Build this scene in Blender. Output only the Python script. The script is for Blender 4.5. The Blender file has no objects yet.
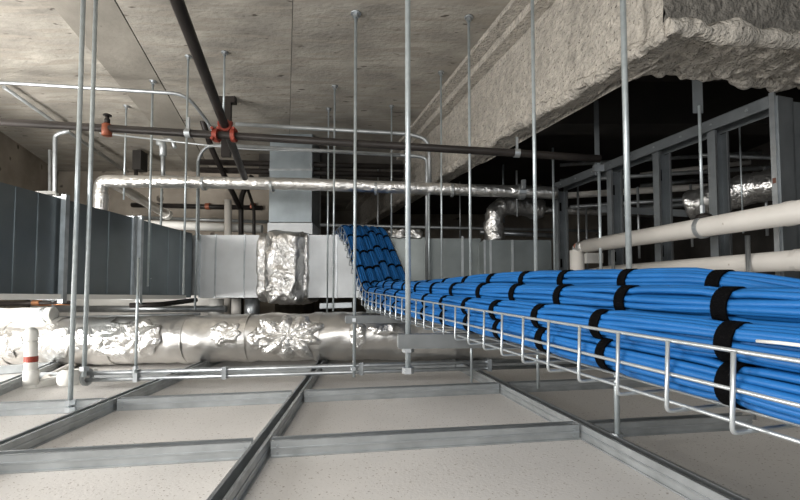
import bpy, math, random
from mathutils import Vector as V, Matrix, noise
random.seed(7)
S = bpy.context.scene
COL = S.collection
# ------------------------------------------------------------------ camera
F = 420.0
PITCH = math.radians(2.4)
CZ = 0.5
cd = bpy.data.cameras.new('camera'); cam = bpy.data.objects.new('camera', cd); COL.objects.link(cam)
cd.sensor_width = 36; cd.lens = F / 800 * 36; cd.shift_y = 30 / 800; cd.clip_start = 0.02
cam.location = (0, 0, CZ); cam.rotation_euler = (math.radians(90) + PITCH, 0, 0)
S.camera = cam
cp, sp = math.cos(PITCH), math.sin(PITCH)
def ray(px, py):
    a, b = (px - 400) / F, (280 - py) / F
    return V((a, cp - b * sp, sp + b * cp))
def W(px, py, d):            # point seen at a pixel of the 800x500 frame, at distance d along Y
    r = ray(px, py); k = d / r.y
    return V((r.x * k, d, CZ + r.z * k))
def WZ(px, py, z):           # the same on a level plane
    r = ray(px, py); k = (z - CZ) / r.z
    return V((r.x * k, r.y * k, z))
SLAB = 2.08

# ------------------------------------------------------------------ materials
def mat(name, base, rough=.5, metal=0, var=.0, vscale=4, bump=0, bscale=40, dark=None, spec=.5, stretch=None, detail=6):
    m = bpy.data.materials.new(name); m.use_nodes = True
    nt = m.node_tree; b = nt.nodes['Principled BSDF']
    b.inputs['Base Color'].default_value = (*base, 1); b.inputs['Roughness'].default_value = rough
    b.inputs['Metallic'].default_value = metal; b.inputs['Specular IOR Level'].default_value = spec
    tc = nt.nodes.new('ShaderNodeTexCoord'); src = tc.outputs['Object']
    if stretch:
        mp = nt.nodes.new('ShaderNodeMapping'); mp.inputs['Scale'].default_value = stretch
        nt.links.new(src, mp.inputs['Vector']); src = mp.outputs['Vector']
    if var:
        n = nt.nodes.new('ShaderNodeTexNoise'); n.inputs['Scale'].default_value = vscale; n.inputs['Detail'].default_value = detail
        nt.links.new(src, n.inputs['Vector'])
        r = nt.nodes.new('ShaderNodeValToRGB'); r.color_ramp.elements[0].position = .3; r.color_ramp.elements[1].position = .7
        lo = dark or tuple(c * (1 - var) for c in base); hi = tuple(min(1, c * (1 + var * .6)) for c in base)
        r.color_ramp.elements[0].color = (*lo, 1); r.color_ramp.elements[1].color = (*hi, 1)
        nt.links.new(n.outputs['Fac'], r.inputs['Fac']); nt.links.new(r.outputs['Color'], b.inputs['Base Color'])
    if bump:
        n2 = nt.nodes.new('ShaderNodeTexNoise'); n2.inputs['Scale'].default_value = bscale; n2.inputs['Detail'].default_value = 5
        nt.links.new(src, n2.inputs['Vector'])
        bp = nt.nodes.new('ShaderNodeBump'); bp.inputs['Strength'].default_value = bump; bp.inputs['Distance'].default_value = .01
        nt.links.new(n2.outputs['Fac'], bp.inputs['Height']); nt.links.new(bp.outputs['Normal'], b.inputs['Normal'])
    return m
def speckle(m, scale, pos, col, w=.02, stretch=None, gate=None):     # dark marks of noise laid over a material
    nt = m.node_tree; b = nt.nodes['Principled BSDF']
    tc = nt.nodes.new('ShaderNodeTexCoord'); src = tc.outputs['Object']
    if stretch:
        mp = nt.nodes.new('ShaderNodeMapping'); mp.inputs['Scale'].default_value = stretch
        nt.links.new(src, mp.inputs['Vector']); src = mp.outputs['Vector']
    n = nt.nodes.new('ShaderNodeTexNoise'); n.inputs['Scale'].default_value = scale; n.inputs['Detail'].default_value = 2
    nt.links.new(src, n.inputs['Vector'])
    r = nt.nodes.new('ShaderNodeMapRange'); r.inputs['From Min'].default_value = pos; r.inputs['From Max'].default_value = pos + w
    nt.links.new(n.outputs['Fac'], r.inputs['Value'])
    mx = nt.nodes.new('ShaderNodeMix'); mx.data_type = 'RGBA'
    l = b.inputs['Base Color'].links
    if l: nt.links.new(l[0].from_socket, mx.inputs[6])
    else: mx.inputs[6].default_value = b.inputs['Base Color'].default_value
    mx.inputs[7].default_value = (*col, 1)
    nt.links.new(r.outputs['Result'], mx.inputs[0]); nt.links.new(mx.outputs[2], b.inputs['Base Color'])
    return m
M = {}
M['slab'] = speckle(speckle(speckle(mat('slab_concrete', (.39, .365, .32), .9, 0, .45, 2.6, .5, 30, stretch=(1, 1.6, 1)), 10, .665, (.10, .085, .07), .04, (.8, 2.5, 1)), 1.7, .66, (.27, .245, .21), .12, (.6, 3, 1)), 5, .48, (.335, .305, .26), .16, (.5, 4, 1))
M['slab_band'] = speckle(mat('slab_band_concrete', (.27, .25, .215), .9, 0, .25, 3, .25, 30), 9, .70, (.10, .09, .07), .04)
M['wall'] = speckle(mat('wall_concrete', (.34, .30, .25), .9, 0, .3, 3, .3, 25), 6, .68, (.10, .085, .07), .06)
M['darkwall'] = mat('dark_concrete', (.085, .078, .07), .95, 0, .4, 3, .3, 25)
M['near_black'] = mat('near_black_matte', (.028, .025, .022), .8, 0, .5, 3)  # near-black for the sheet that darkens the void; the wall box shares it
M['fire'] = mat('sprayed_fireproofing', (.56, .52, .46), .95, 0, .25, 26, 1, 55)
M['fire_shaded'] = mat('sprayed_fireproofing_shaded', (.24, .225, .20), .95, 0, .3, 30, 1, 55)  # same coating, with the shade on the cross beam web put into its colour
M['tile'] = speckle(speckle(mat('ceiling_board', (.69, .67, .645), .9, 0, .10, 1.5, .1, 120), 125, .65, (.40, .365, .33), .03), 3, .7, (.55, .52, .48), .1)
M['galv'] = mat('galvanised_steel', (.50, .53, .55), .38, .85, .18, 18, .05, 60)
M['galvd'] = mat('galvanised_channel', (.45, .475, .485), .42, .62, .2, 12, .06, 50)
M['zinc'] = mat('zinc_plated_rod', (.52, .58, .60), .34, .5, .12, 40)
M['stud'] = mat('stud_steel', (.23, .25, .262), .45, .6, .2, 8)
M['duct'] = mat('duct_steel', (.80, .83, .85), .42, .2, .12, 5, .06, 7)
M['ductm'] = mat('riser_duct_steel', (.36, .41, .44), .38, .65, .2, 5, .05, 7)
M['bar'] = mat('trapeze_bar_steel', (.20, .212, .215), .45, .5, .2, 14, .05, 50)
M['ductd'] = mat('duct_steel_darkened', (.21, .24, .255), .30, .75, .22, 2.5, .06, 5)  # galvanised steel, the dark room it mirrors put into its colour
M['ductg'] = mat('grey_duct_steel', (.21, .23, .225), .36, .7, .2, 4, .05, 7)
M['pvc'] = speckle(mat('cream_pipe', (.74, .71, .66), .5, 0, .07, 6, .03, 30), 22, .74, (.42, .37, .30), .04)
M['white'] = mat('white_plastic', (.78, .77, .73), .45, 0, .05, 8)
M['iron'] = mat('black_iron_pipe', (.026, .022, .020), .42, .0, .4, 6, .05, 40, spec=.25)
M['red'] = mat('red_oxide_coupling', (.30, .045, .025), .5, .1, .35, 25, .1, 60)
M['rust'] = mat('rust', (.15, .06, .04), .8)
M['orange'] = mat('orange_fitting', (.30, .085, .04), .45, .2, .3, 30)
M['copper'] = mat('copper', (.70, .34, .18), .35, .9, .2, 20)
M['blue'] = mat('blue_cable_jacket', (.013, .125, .37), .46, 0, .10, 14, spec=.3)
M['strap'] = mat('black_strap', (.003, .003, .0035), .95, 0, .3, 90, .4, 300, spec=.05)
M['wire'] = mat('zinc_basket_wire', (.50, .535, .55), .30, .6, .08, 40)
M['print'] = mat('dark_ink', (.01, .06, .22), .6)
def foil_mat(name, base, rough, st=.9, sc=7):
    m = mat(name, base, rough, .93, .08, 8)
    nt = m.node_tree; b = nt.nodes['Principled BSDF']
    tc = nt.nodes.new('ShaderNodeTexCoord')
    n = nt.nodes.new('ShaderNodeTexNoise'); n.inputs['Scale'].default_value = sc; n.inputs['Detail'].default_value = 3; n.inputs['Distortion'].default_value = 1.5
    v = nt.nodes.new('ShaderNodeTexVoronoi'); v.feature = 'DISTANCE_TO_EDGE'; v.inputs['Scale'].default_value = sc*1.6
    mx = nt.nodes.new('ShaderNodeVectorMath'); mx.operation = 'MULTIPLY_ADD'; mx.inputs[1].default_value = (.12, .12, .12)
    ad = nt.nodes.new('ShaderNodeMath'); ad.operation = 'ADD'
    nt.links.new(tc.outputs['Object'], n.inputs['Vector'])
    nt.links.new(n.outputs['Color'], mx.inputs[0]); nt.links.new(tc.outputs['Object'], mx.inputs[2]); nt.links.new(mx.outputs[0], v.inputs['Vector'])
    nt.links.new(v.outputs['Distance'], ad.inputs[0]); nt.links.new(n.outputs['Fac'], ad.inputs[1])
    bp = nt.nodes.new('ShaderNodeBump'); bp.inputs['Strength'].default_value = st; bp.inputs['Distance'].default_value = .02
    nt.links.new(ad.outputs[0], bp.inputs['Height']); nt.links.new(bp.outputs['Normal'], b.inputs['Normal'])
    return m
M['foil'] = foil_mat('aluminium_foil', (.84, .83, .81), .30, .5, 9)
M['foils'] = foil_mat('smooth_foil', (.80, .785, .76), .36, .16, 5)
M['foilc'] = foil_mat('crumpled_foil', (.90, .89, .87), .30, .45, 11)

for k in ('fire', 'fire_shaded'): speckle(M[k], 75, .645, (.17, .155, .13), .06)
for k in ('fire', 'fire_shaded'):
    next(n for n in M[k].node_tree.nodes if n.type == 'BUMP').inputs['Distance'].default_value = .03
# ------------------------------------------------------------------ mesh builder
def frame(t, up=V((0, 0, 1))):
    t = t.normalized()
    if abs(t.dot(up)) > .98: up = V((0, 1, 0))
    s = t.cross(up).normalized(); return t, s, s.cross(t).normalized()
class MB:
    def __init__(s): s.v = []; s.f = []; s.sm = []
    def add(s, vs, fs, smooth=False):
        o = len(s.v); s.v += [V(v) for v in vs]
        for f in fs: s.f.append([i + o for i in f]); s.sm.append(smooth)
        return s
    def box(s, lo, hi):
        (a, b, c), (d, e, f) = lo, hi
        return s.add([(a,b,c),(d,b,c),(d,e,c),(a,e,c),(a,b,f),(d,b,f),(d,e,f),(a,e,f)],
                     [(3,2,1,0),(4,5,6,7),(0,1,5,4),(1,2,6,5),(2,3,7,6),(3,0,4,7)])
    def bar(s, p0, p1, w, h, up=V((0, 0, 1)), ow=0, oh=0):      # rectangular bar from p0 to p1, centred (+ offsets)
        return s.prof(p0, p1, [(-w/2+ow, -h/2+oh), (w/2+ow, -h/2+oh), (w/2+ow, h/2+oh), (-w/2+ow, h/2+oh)], up)
    def prof(s, p0, p1, pr, up=V((0, 0, 1))):                    # closed profile (side, up) swept straight
        p0, p1 = V(p0), V(p1); t, sd, u = frame(p1 - p0, up); n = len(pr)
        vs = [p + sd * a + u * b for p in (p0, p1) for a, b in pr]
        fs = [(i, (i+1) % n, n + (i+1) % n, n + i) for i in range(n)]
        fs += [tuple(range(n))[::-1], tuple(range(n, 2*n))]
        return s.add(vs, fs)
    def tube(s, pts, r, n=12, caps=True, wob=0, seed=0):
        pts = [V(p) for p in pts]; m = len(pts)
        rr = r if isinstance(r, (list, tuple)) else [r] * m
        vs = []; t0 = (pts[1] - pts[0]); _, sd, u = frame(t0)
        for i, p in enumerate(pts):
            t = (pts[min(i+1, m-1)] - pts[max(i-1, 0)]).normalized()
            sd = (sd - t * sd.dot(t)).normalized(); u = sd.cross(t)
            for k in range(n):
                a = 2*math.pi*k/n; q = p + (sd*math.cos(a) + u*math.sin(a)) * rr[i]
                if wob:
                    dv = noise.noise(q*9 + V((seed, 0, 0))) * wob + noise.noise(q*28 + V((seed, 3, 0))) * wob * .6
                    q = q + (q - p).normalized() * dv
                vs.append(q)
        fs = [(i*n+k, i*n+(k+1) % n, (i+1)*n+(k+1) % n, (i+1)*n+k) for i in range(m-1) for k in range(n)]
        s.add(vs, fs, True)
        if caps:
            o = len(s.v) - m*n
            s.f.append([o+k for k in range(n)][::-1]); s.sm.append(False)
            s.f.append([o+(m-1)*n+k for k in range(n)]); s.sm.append(False)
        return s
    def ring(s, c, axis, r, w, th, n=20):                        # flat band round an axis
        c = V(c); t, sd, u = frame(V(axis)); vs = []
        for k in range(n):
            a = 2*math.pi*k/n; d = sd*math.cos(a) + u*math.sin(a)
            for rr, ww in ((r, -w/2), (r+th, -w/2), (r+th, w/2), (r, w/2)): vs.append(c + d*rr + t*ww)
        fs = [(k*4+j, k*4+(j+1) % 4, ((k+1) % n)*4+(j+1) % 4, ((k+1) % n)*4+j) for k in range(n) for j in range(4)]
        return s.add(vs, fs, False)
    def nut(s, c, r, h, axis=(0, 0, 1), n=6):
        c = V(c); a = V(axis).normalized() * h/2
        pts = [c - a, c + a]; s.tube(pts, r, n)
        for i in range(-2-n, 0): s.sm[i] = False
        return s
    def lathe(s, c, axis, prof, n=20):
        c = V(c); t = V(axis).normalized()
        return s.tube([c + t*h for h, r in prof], [max(r, 1e-4) for h, r in prof], n)
    def mesh(s, name, off):
        me = bpy.data.meshes.new(name); me.from_pydata([tuple(v - off) for v in s.v], [], s.f)
        me.polygons.foreach_set('use_smooth', s.sm); me.update(); return me
def fillet(pts, r, n=7):
    pts = [V(p) for p in pts]; out = [pts[0]]
    for i in range(1, len(pts)-1):
        a, b, c = pts[i-1], pts[i], pts[i+1]
        rr = min(r, (a-b).length*.48, (c-b).length*.48)
        p, q = b + (a-b).normalized()*rr, b + (c-b).normalized()*rr
        for k in range(n+1):
            t = k/n; out.append(p*(1-t)**2 + b*2*t*(1-t) + q*t*t)
    return out + [pts[-1]]
def resample(pts, step):
    out = [pts[0]]
    for a, b in zip(pts, pts[1:]):
        k = max(1, int(math.ceil((b-a).length/step)))
        out += [a.lerp(b, j/k) for j in range(1, k+1)]
    return out
LOC = {}
def tag(o, label=None, cat=None, group=None, kind=None):
    if label: o['label'] = label
    if cat: o['category'] = cat
    if group: o['group'] = group
    if kind: o['kind'] = kind
    return o
def islands(mb):
    par = list(range(len(mb.v)))
    def find(i):
        while par[i] != i: par[i] = par[par[i]]; i = par[i]
        return i
    for f in mb.f:
        r = find(f[0])
        for i in f[1:]: par[find(i)] = r
    g = {}
    for k, f in enumerate(mb.f): g.setdefault(find(f[0]), []).append(k)
    out = []
    for ks in g.values():
        ix = {}; b = MB()
        for k in ks:
            for i in mb.f[k]:
                if i not in ix: ix[i] = len(b.v); b.v.append(mb.v[i])
            b.f.append([ix[i] for i in mb.f[k]]); b.sm.append(mb.sm[k])
        out.append(b)
    return out
def weld(mb):
    key = {}; mp = []; vs = []
    for v in mb.v:
        k = (round(v.x, 5), round(v.y, 5), round(v.z, 5))
        if k not in key: key[k] = len(vs); vs.append(v)
        mp.append(key[k])
    mb.v = vs; mb.f = [[mp[i] for i in f] for f in mb.f]; return mb
def part(name, mb, m, parent, label=None):
    isl = islands(mb)
    if len(isl) > 1:                              # every separate piece is a part of its own
        for b in isl: o = part(name, b, m, parent, label)
        return o
    me = mb.mesh(name, LOC[parent.name]); me.materials.append(M[m])
    o = bpy.data.objects.new(name, me); COL.objects.link(o); o.parent = parent
    LOC[o.name] = LOC[parent.name]
    if label: o['label'] = label
    return o
def thing(name, label, cat, loc, group=None):
    o = bpy.data.objects.new(name, None); COL.objects.link(o); o.location = loc; o.empty_display_size = .05
    LOC[o.name] = V(loc); return tag(o, label, cat, group)
def solid(name, mb, m, label, cat, group=None, kind=None):
    xs = [v.x for v in mb.v]; ys = [v.y for v in mb.v]; zs = [v.z for v in mb.v]
    c = V(((min(xs)+max(xs))/2, (min(ys)+max(ys))/2, min(zs)))
    me = mb.mesh(name, c); me.materials.append(M[m])
    o = bpy.data.objects.new(name, me); COL.objects.link(o); o.location = c; LOC[o.name] = c
    return tag(o, label, cat, group, kind)
def struct(name, mb, m, label=None):
    o = solid(name, mb, m, label, None, None, 'structure'); return o
def prism(poly, z0, z1):
    n = len(poly); b = MB()
    vs = [(x, y, z0) for x, y in poly] + [(x, y, z1) for x, y in poly]
    return b.add(vs, [tuple(range(n))[::-1], tuple(range(n, 2*n))] + [(i, (i+1) % n, n+(i+1) % n, n+i) for i in range(n)])

# ------------------------------------------------------------------ setting
struct('floor', MB().box((-4.6, -1.2, -.03), (4.2, 7.9, 0)), 'tile', 'pale speckled ceiling boards carrying the metal grid')
def sl(px, py): p = WZ(px, py, SLAB); return (p.x, p.y)
def slext(px0, py0, px1, py1, y0=-1.2, y1=7.9):              # joint line on the slab, run on to both ends
    a, b = WZ(px0, py0, SLAB), WZ(px1, py1, SLAB); k = (b.x-a.x)/(b.y-a.y)
    return a.x + k*(y0-a.y), a.x + k*(y1-a.y)
j1, j2, j3 = slext(48, 0, 128, 95), slext(115, 0, 178, 112), slext(293, 0, 290, 120)
def strip(a, b, z=SLAB): return prism([(a[0], -1.2), (b[0], -1.2), (b[1], 7.9), (a[1], 7.9)], z, z + .1)
def sh(j, d): return (j[0]+d, j[1]+d)
struct('ceiling', strip((-4.6, -4.6), j1), 'slab', 'concrete slab overhead, left of the darker band')
struct('ceiling', strip(j1, sh(j2, -.003), SLAB - .004), 'slab_band', 'darker concrete band in the slab overhead')
struct('ceiling', strip(sh(j2, .002), sh(j3, -.003)), 'slab', 'concrete slab overhead, middle bay')
struct('ceiling', strip(sh(j3, .001), (4.2, 4.2)), 'slab', 'concrete slab overhead, bay beside the sprayed beam')
struct('ceiling', MB().box((-4.6, -1.2, SLAB+.1), (4.2, 7.9, SLAB+.16)), 'darkwall')
wl0, wl1 = WZ(0, 131, SLAB), WZ(55, 169, SLAB)
kx = (wl1.x-wl0.x)/(wl1.y-wl0.y)
struct('wall_left', prism([(wl0.x-kx*(wl0.y-2.5), 2.5), (wl0.x+kx*(5.2-wl0.y), 5.2), (-4.7, 5.2), (-4.7, -1.2), (-4.6, -1.2), (-4.6, 2.5)], 0, SLAB), 'wall', 'concrete wall at the left')
struct('wall_back', MB().box((-4.6, 5.2, 0), (-1.55, 7.9, SLAB)), 'wall', 'concrete wall at the back, left part')
struct('wall_back', MB().box((-1.55, 7.6, 0), (4.2, 7.9, SLAB)), 'wall', 'concrete wall at the back, farther part')
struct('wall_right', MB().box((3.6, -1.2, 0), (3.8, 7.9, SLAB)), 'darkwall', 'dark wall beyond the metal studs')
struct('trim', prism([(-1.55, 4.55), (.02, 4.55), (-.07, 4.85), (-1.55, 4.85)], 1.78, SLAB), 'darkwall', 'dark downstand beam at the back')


# sprayed beam: profile swept with lumpy spray
def lumpy(quad, nu, nv, amp, sc, seed, b, fine=.4):
    a0, a1, b1, b0 = [V(q) for q in quad]
    nrm = (a1-a0).cross(b0-a0).normalized(); vs = []
    for i in range(nu+1):
        for j in range(nv+1):
            u, v = i/nu, j/nv
            p = a0.lerp(a1, u).lerp(b0.lerp(b1, u), v)
            d = noise.noise(p*sc + V((seed, 0, 0)))*amp + noise.noise(p*sc*3 + V((0, seed, 0)))*amp*fine
            q = p + nrm*d + V((noise.noise(p*sc*2+V((5,seed,0))), noise.noise(p*sc*2+V((9,seed,0))), noise.noise(p*sc*2+V((2,seed,3)))))*amp*.5
            vs.append(q)
    fs = [(i*(nv+1)+j, (i+1)*(nv+1)+j, (i+1)*(nv+1)+j+1, i*(nv+1)+j+1) for i in range(nu) for j in range(nv)]
    return b.add(vs, fs, True)
def bx(d): return 1.41 - .30*d
ya, yb = 1.49, 7.3
za, zb = 1.455, 1.70
bm = MB()
lumpy([(bx(yb), yb, zb), (bx(ya), ya, za), (bx(ya), ya, SLAB), (bx(yb), yb, SLAB)], 130, 26, .012, 7, 3, bm)
lumpy([(bx(ya), ya, za), (bx(yb), yb, zb), (bx(yb)+.16, yb, zb), (bx(ya)+.13, ya, za)], 150, 8, .014, 12, 5, bm, .7)
lumpy([(bx(ya)+.10, ya+.2, za), (bx(yb)+.16, yb, zb), (bx(yb)+.16, yb, SLAB), (bx(ya)+.10, ya+.2, SLAB)], 40, 8, .012, 8, 6, bm)
# rough bead along the bottom edge and two haunch steps under the slab
bm.tube(resample([V((bx(ya)+.01, ya, za+.012)), V((bx(yb)+.01, yb, zb+.012))], .02), .030, 14, True, .024, 2)
def hb(o0, o1, z0):
    bm.add([(bx(ya)+o0, ya, z0), (bx(ya)+o1, ya, z0), (bx(yb)+o1, yb, z0), (bx(yb)+o0, yb, z0),
            (bx(ya)+o0, ya, SLAB), (bx(ya)+o1, ya, SLAB), (bx(yb)+o1, yb, SLAB), (bx(yb)+o0, yb, SLAB)],
           [(3,2,1,0),(0,1,5,4),(1,2,6,5),(2,3,7,6),(3,0,4,7)])
hb(-.17, -.085, SLAB-.03); hb(-.085, .0, SLAB-.075)
struct('trim', bm, 'fire', 'long beam coated in grey sprayed fireproofing')
# cross beam to the right of its near end
c0 = V((bx(ya)+.0, ya, za)); cdir = V((.558, .091, 0)).normalized(); cb = V((-.16, .98, 0)).normalized()
c1 = c0 + cdir*2.4
bm2 = MB(); up = V((0, 0, SLAB - za)); back = V((-.045, .30, 0))
c0w = c0 - cdir*.003
lumpy([c0w, c1, c1+up, c0w+up], 140, 34, .010, 22, 8, bm2)
struct('trim', bm2, 'fire_shaded', 'sprayed web of the cross beam at top right, shaded by its colour')
bm3 = MB(); dz = V((0, 0, -.012)); fr = cb*-.03
up2 = V((0, 0, .038))
lumpy([c0+fr+back+up2, c1+fr+back+up2, c1+fr+up2, c0+fr+up2], 200, 40, .022, 14, 11, bm3, .8)
bm3.tube(resample([c0+fr*.3+V((0,0,.024)), c1+fr*.3+V((0,0,.024))], .012), .034, 18, True, .020, 4)
bm3.tube(resample([c0+back+up2*1.4, c1+back+up2*1.4], .012), .020, 14, True, .026, 9)
struct('trim', bm3, 'fire', 'lumpy sprayed flange under the cross beam at top right')
struct('trim', prism([(bx(1.9)+.12, 1.9), (3.6, 1.9), (3.6, 7.6), (bx(7.6)+.18, 7.6)], SLAB-.06, SLAB-.002), 'near_black', 'near-black sheet added to darken the void right of the sprayed beam')  # sheet added under the slab to turn the void dark
struct('trim', MB().box((bx(2.6)+.3, 2.9, 1.72), (3.6, 3.1, SLAB-.06)), 'near_black')

# ------------------------------------------------------------------ grid of channels on the boards
def channel(name, p0, p1, w, h, label, group, cat='ceiling channel'):
    p0, p1 = V(p0), V(p1); th = .004; lip = .007
    t, sd, u = frame(p1-p0)
    o = thing(name, label, cat, ((p0+p1)/2).xy.to_3d(), group)
    pr = [(-w/2, .001), (w/2, .001), (w/2, h), (w/2-lip, h), (w/2-lip, h-th), (w/2-th, h-th), (w/2-th, th), (-w/2+th, th),
          (-w/2+th, h-th), (-w/2+lip, h-th), (-w/2+lip, h), (-w/2, h)]
    part('channel_body', MB().prof(p0, p1, pr), 'galvd', o)
    b = MB(); b.bar(p0, p1, .010, .002, ow=w/2-.005, oh=h+.0012); b.bar(p0, p1, .010, .002, ow=-w/2+.005, oh=h+.0012)
    part('top_lip', b, 'galv', o)  # brighter steel puts the light on the lips into their colour
    b = MB(); b.bar(p0, p1, .006, .004, ow=w/2+.003, oh=.003); b.bar(p0, p1, .006, .004, ow=-w/2-.003, oh=.003)
    part('bottom_flange', b, 'galvd', o)
    b = MB()
    b.bar(p0, p1, .002, .006, ow=w/2+.001, oh=h*.55); b.bar(p0, p1, .002, .006, ow=-w/2-.001, oh=h*.55)
    part('stiffening_rib', b, 'galv', o)
    return o, t
def gl(px0, py0, px1, py1, z=.05): return WZ(px0, py0, z), WZ(px1, py1, z)
def lineY(a, b, y): k = (y-a.y)/(b.y-a.y); return V((a.x+(b.x-a.x)*k, y, 0))
mainpx = {'A': (217, 500, 311, 374), 'B': (0, 444, 100, 403.5), 'C': (735, 498, 487, 375), 'L': (0, 384, 45, 366)}
mains = {}
for k, a in mainpx.items(): mains[k] = gl(*a)
mlab = {'A': 'open metal channel running away from the bottom edge, left of centre',
        'B': 'open metal channel running back from the left picture edge with a rod bolted in it',
        'C': 'open metal channel running back from the bottom right under the cable tray',
        'L': 'half hidden channel at far left behind the white elbow pipe'}
ends = {'A': (.1, 3.95), 'B': (.1, 4.2), 'C': (.1, 3.6), 'L': (.9, 4.3)}
MW, MH = .045, .050
for k, (a, b) in mains.items():
    o, t = channel('main_channel', lineY(a, b, ends[k][0]), lineY(a, b, ends[k][1]), MW, MH, mlab[k], 'main channels on the ceiling boards')
def cross(px0, py0, px1, py1): a, b = WZ(px0, py0, 0), WZ(px1, py1, 0); return a, b
rows = [cross(0, 471, 579, 437), cross(0, 415, 500, 392.5)]
r2 = rows[1]; dr = (rows[1][0]-rows[0][0])
rows.append((rows[1][0]+V((-.09, .78, 0)), rows[1][1]+V((-.09, .78, 0))))
rows.append((rows[2][0]+V((-.09, .78, 0)), rows[2][1]+V((-.09, .78, 0))))
def isect(r, m):
    (a, b), (c, d) = r, m
    x1, y1, x2, y2, x3, y3, x4, y4 = a.x, a.y, b.x, b.y, c.x, c.y, d.x, d.y
    D = (x1-x2)*(y3-y4)-(y1-y2)*(x3-x4)
    return V((((x1*y2-y1*x2)*(x3-x4)-(x1-x2)*(x3*y4-y3*x4))/D, ((x1*y2-y1*x2)*(y3-y4)-(y1-y2)*(x3*y4-y3*x4))/D, 0))
rn = ['nearest row', 'second row', 'third row', 'farthest row']
for i, r in enumerate(rows):
    dv = (r[1]-r[0]).normalized(); xs = {k: isect(r, m) for k, m in mains.items()}
    segs = [('L', 'B', 'between the two leftmost main channels'), ('B', 'A', 'left of the middle main channel'),
            ('A', 'C', 'right of the middle main channel'), ('C', None, 'beneath the cable tray')]
    for a, b, w in segs:
        if i == 0 and a == 'L': continue
        p = xs[a] + dv*(MW/2+.007); q = (xs[b] - dv*(MW/2+.007)) if b else p + dv*(.66 if i == 0 else 1.1)
        o, t = channel('cross_channel', p, q, .044, .049, 'steel cross channel, ' + rn[i] + ', ' + w, 'cross channels of the ceiling grid')
        n = V((t.y, -t.x, 0))
        if i < 2:
            b = MB()
            for e, sgn in ((p, 1), (q, -1)):
                for hh in (.014, .034): b.nut(e + t*sgn*.02 + n*.023 + V((0, 0, hh)), .004, .006, n, 8)
            part('screw', b, 'galv', o)

# ------------------------------------------------------------------ rods
def rod(label, px, py, d, ztop, zbot, r=.006, plate=True, nuts=(), m='zinc', group='hanging rods', lower=None):
    c = W(px, py, d)
    o = thing('hanging_rod', label, 'rod', (c.x, c.y, zbot), group)
    part('rod', MB().tube([(c.x, c.y, zbot), (c.x, c.y, ztop)], r, 10), m, o)
    if plate and ztop >= SLAB-.01:
        b = MB(); b.tube([(c.x, c.y, SLAB-.007), (c.x, c.y, SLAB-.001)], r*3.4, 14); part('ceiling_anchor', b, 'galv', o)
        part('lock_nut', MB().nut((c.x, c.y, SLAB-.016), r*2.1, r*2.2), 'galv', o)
    for z in nuts: part('nut', MB().nut((c.x, c.y, z), r*2.2, r*2.2), 'galv', o)
    return c
d1 = WZ(70, 411, .012).y
rod('long rod at far left, bolted into the left channel near the floor boards', 70, 411, d1, SLAB, .012, .0095, nuts=(.05, .02))
rod('long rod just right of the far-left one, ending in the conduit fitting', 84, 380, 2.03, SLAB, .12, .0095, nuts=(.16,))
rod('rod in front of the foil duct, dropping from the dark duct joint to the conduits', 137.5, 300, 2.3, .72, .09, .007, plate=False, nuts=(.12,))
rod('rod behind the dark duct, under the hooked sprinkler drop', 161, 220, 3.45, 1.5, .62, .009, plate=False)
c = rod('rod holding the left end of the near trapeze bar under the tray', 408, 300, 1.5, SLAB, .235, .0098, nuts=(.318, .243), m='zinc')
rod('rod at the left end of the far trapeze bar, its anchor at the top edge', 354.5, 300, 2.27, SLAB, .075, .0085, nuts=(.38, .12))
d5 = WZ(468, 17, SLAB).y
rod('rod with its ceiling anchor left of the sprayed beam, dropping behind the tray', 470, 200, d5, SLAB, .36, .0075, nuts=(.42,))
rod('thin rod anchored beside the beam foot between two longer rods', 441.5, 200, WZ(443, 72, SLAB).y, SLAB, .36, .0065)
rod('thin rod anchored in mid slab, left of the blue cable climb', 334, 200, WZ(338, 86, SLAB).y, SLAB, .40, .0070)
rod('rod passing before the beam and dropping behind the blue cables', 535, 200, 1.85, SLAB, .40, .0085)
rod('rightmost long rod, at the right end of the near trapeze bar', 627.5, 200, 1.53, SLAB, .34, .0105, nuts=(.315,))
rod('short-topped rod beside the dark diagonal pipe, just right of it', 224, 90, WZ(225, 52, SLAB).y, SLAB, 1.62, .0065)
rod('thin rod left of the diagonal pipe with a collar on the dark pipe', 187, 120, WZ(189, 56, SLAB).y, SLAB, .52, .0065)
rod('thin rod dropping to the black pipe hanger below the dark duct', 150.5, 180, 3.0, SLAB, .58, .0075)
rod('rod left of the foil covered damper, in front of the pale duct', 328, 200, 3.45, SLAB, .34, .0068)
rod('thin rod at the inner corner where the dark duct meets the pale one', 196, 260, 3.4, 1.62, .40, .0085, plate=False)
rod('thin rod in the dark space just left of the concrete corbel', 391.5, 150, 3.4, SLAB, .98, .0060)
rod('rod right of the cable climb, near the conduit drop', 429, 230, 3.3, 1.42, .5, .0085, plate=False)
rod('thin rod in the shade under the beam, carrying the foil pipe clamp', 553, 160, 3.1, 1.62, .7, .0085, plate=False)
rod('thin rod behind the beam foot above the grey box duct', 503, 165, 3.9, 1.75, 1.2, .009, plate=False)
rod('thin rod at left, from the slab to the crossing foil pipe', 126, 120, 3.4, SLAB, 1.3, .007)
rod('thin rod in the dark bay between the second and third stud', 741, 170, 2.6, 1.6, .9, .005, plate=False)
rod('short stub rod from board grid to tray underside, under the blue cables', 617, 410, WZ(617, 441, .03).y, .355, .012, .0085, nuts=(.046,))
rod('short stub rod behind the tray wires at the second cross channel', 538, 375, 2.1, .33, .05, .0075)
rod('short stub rod under the near trapeze bar, right of the foil pipe end', 471.5, 360, 2.35, .33, .03, .0065)
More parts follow.
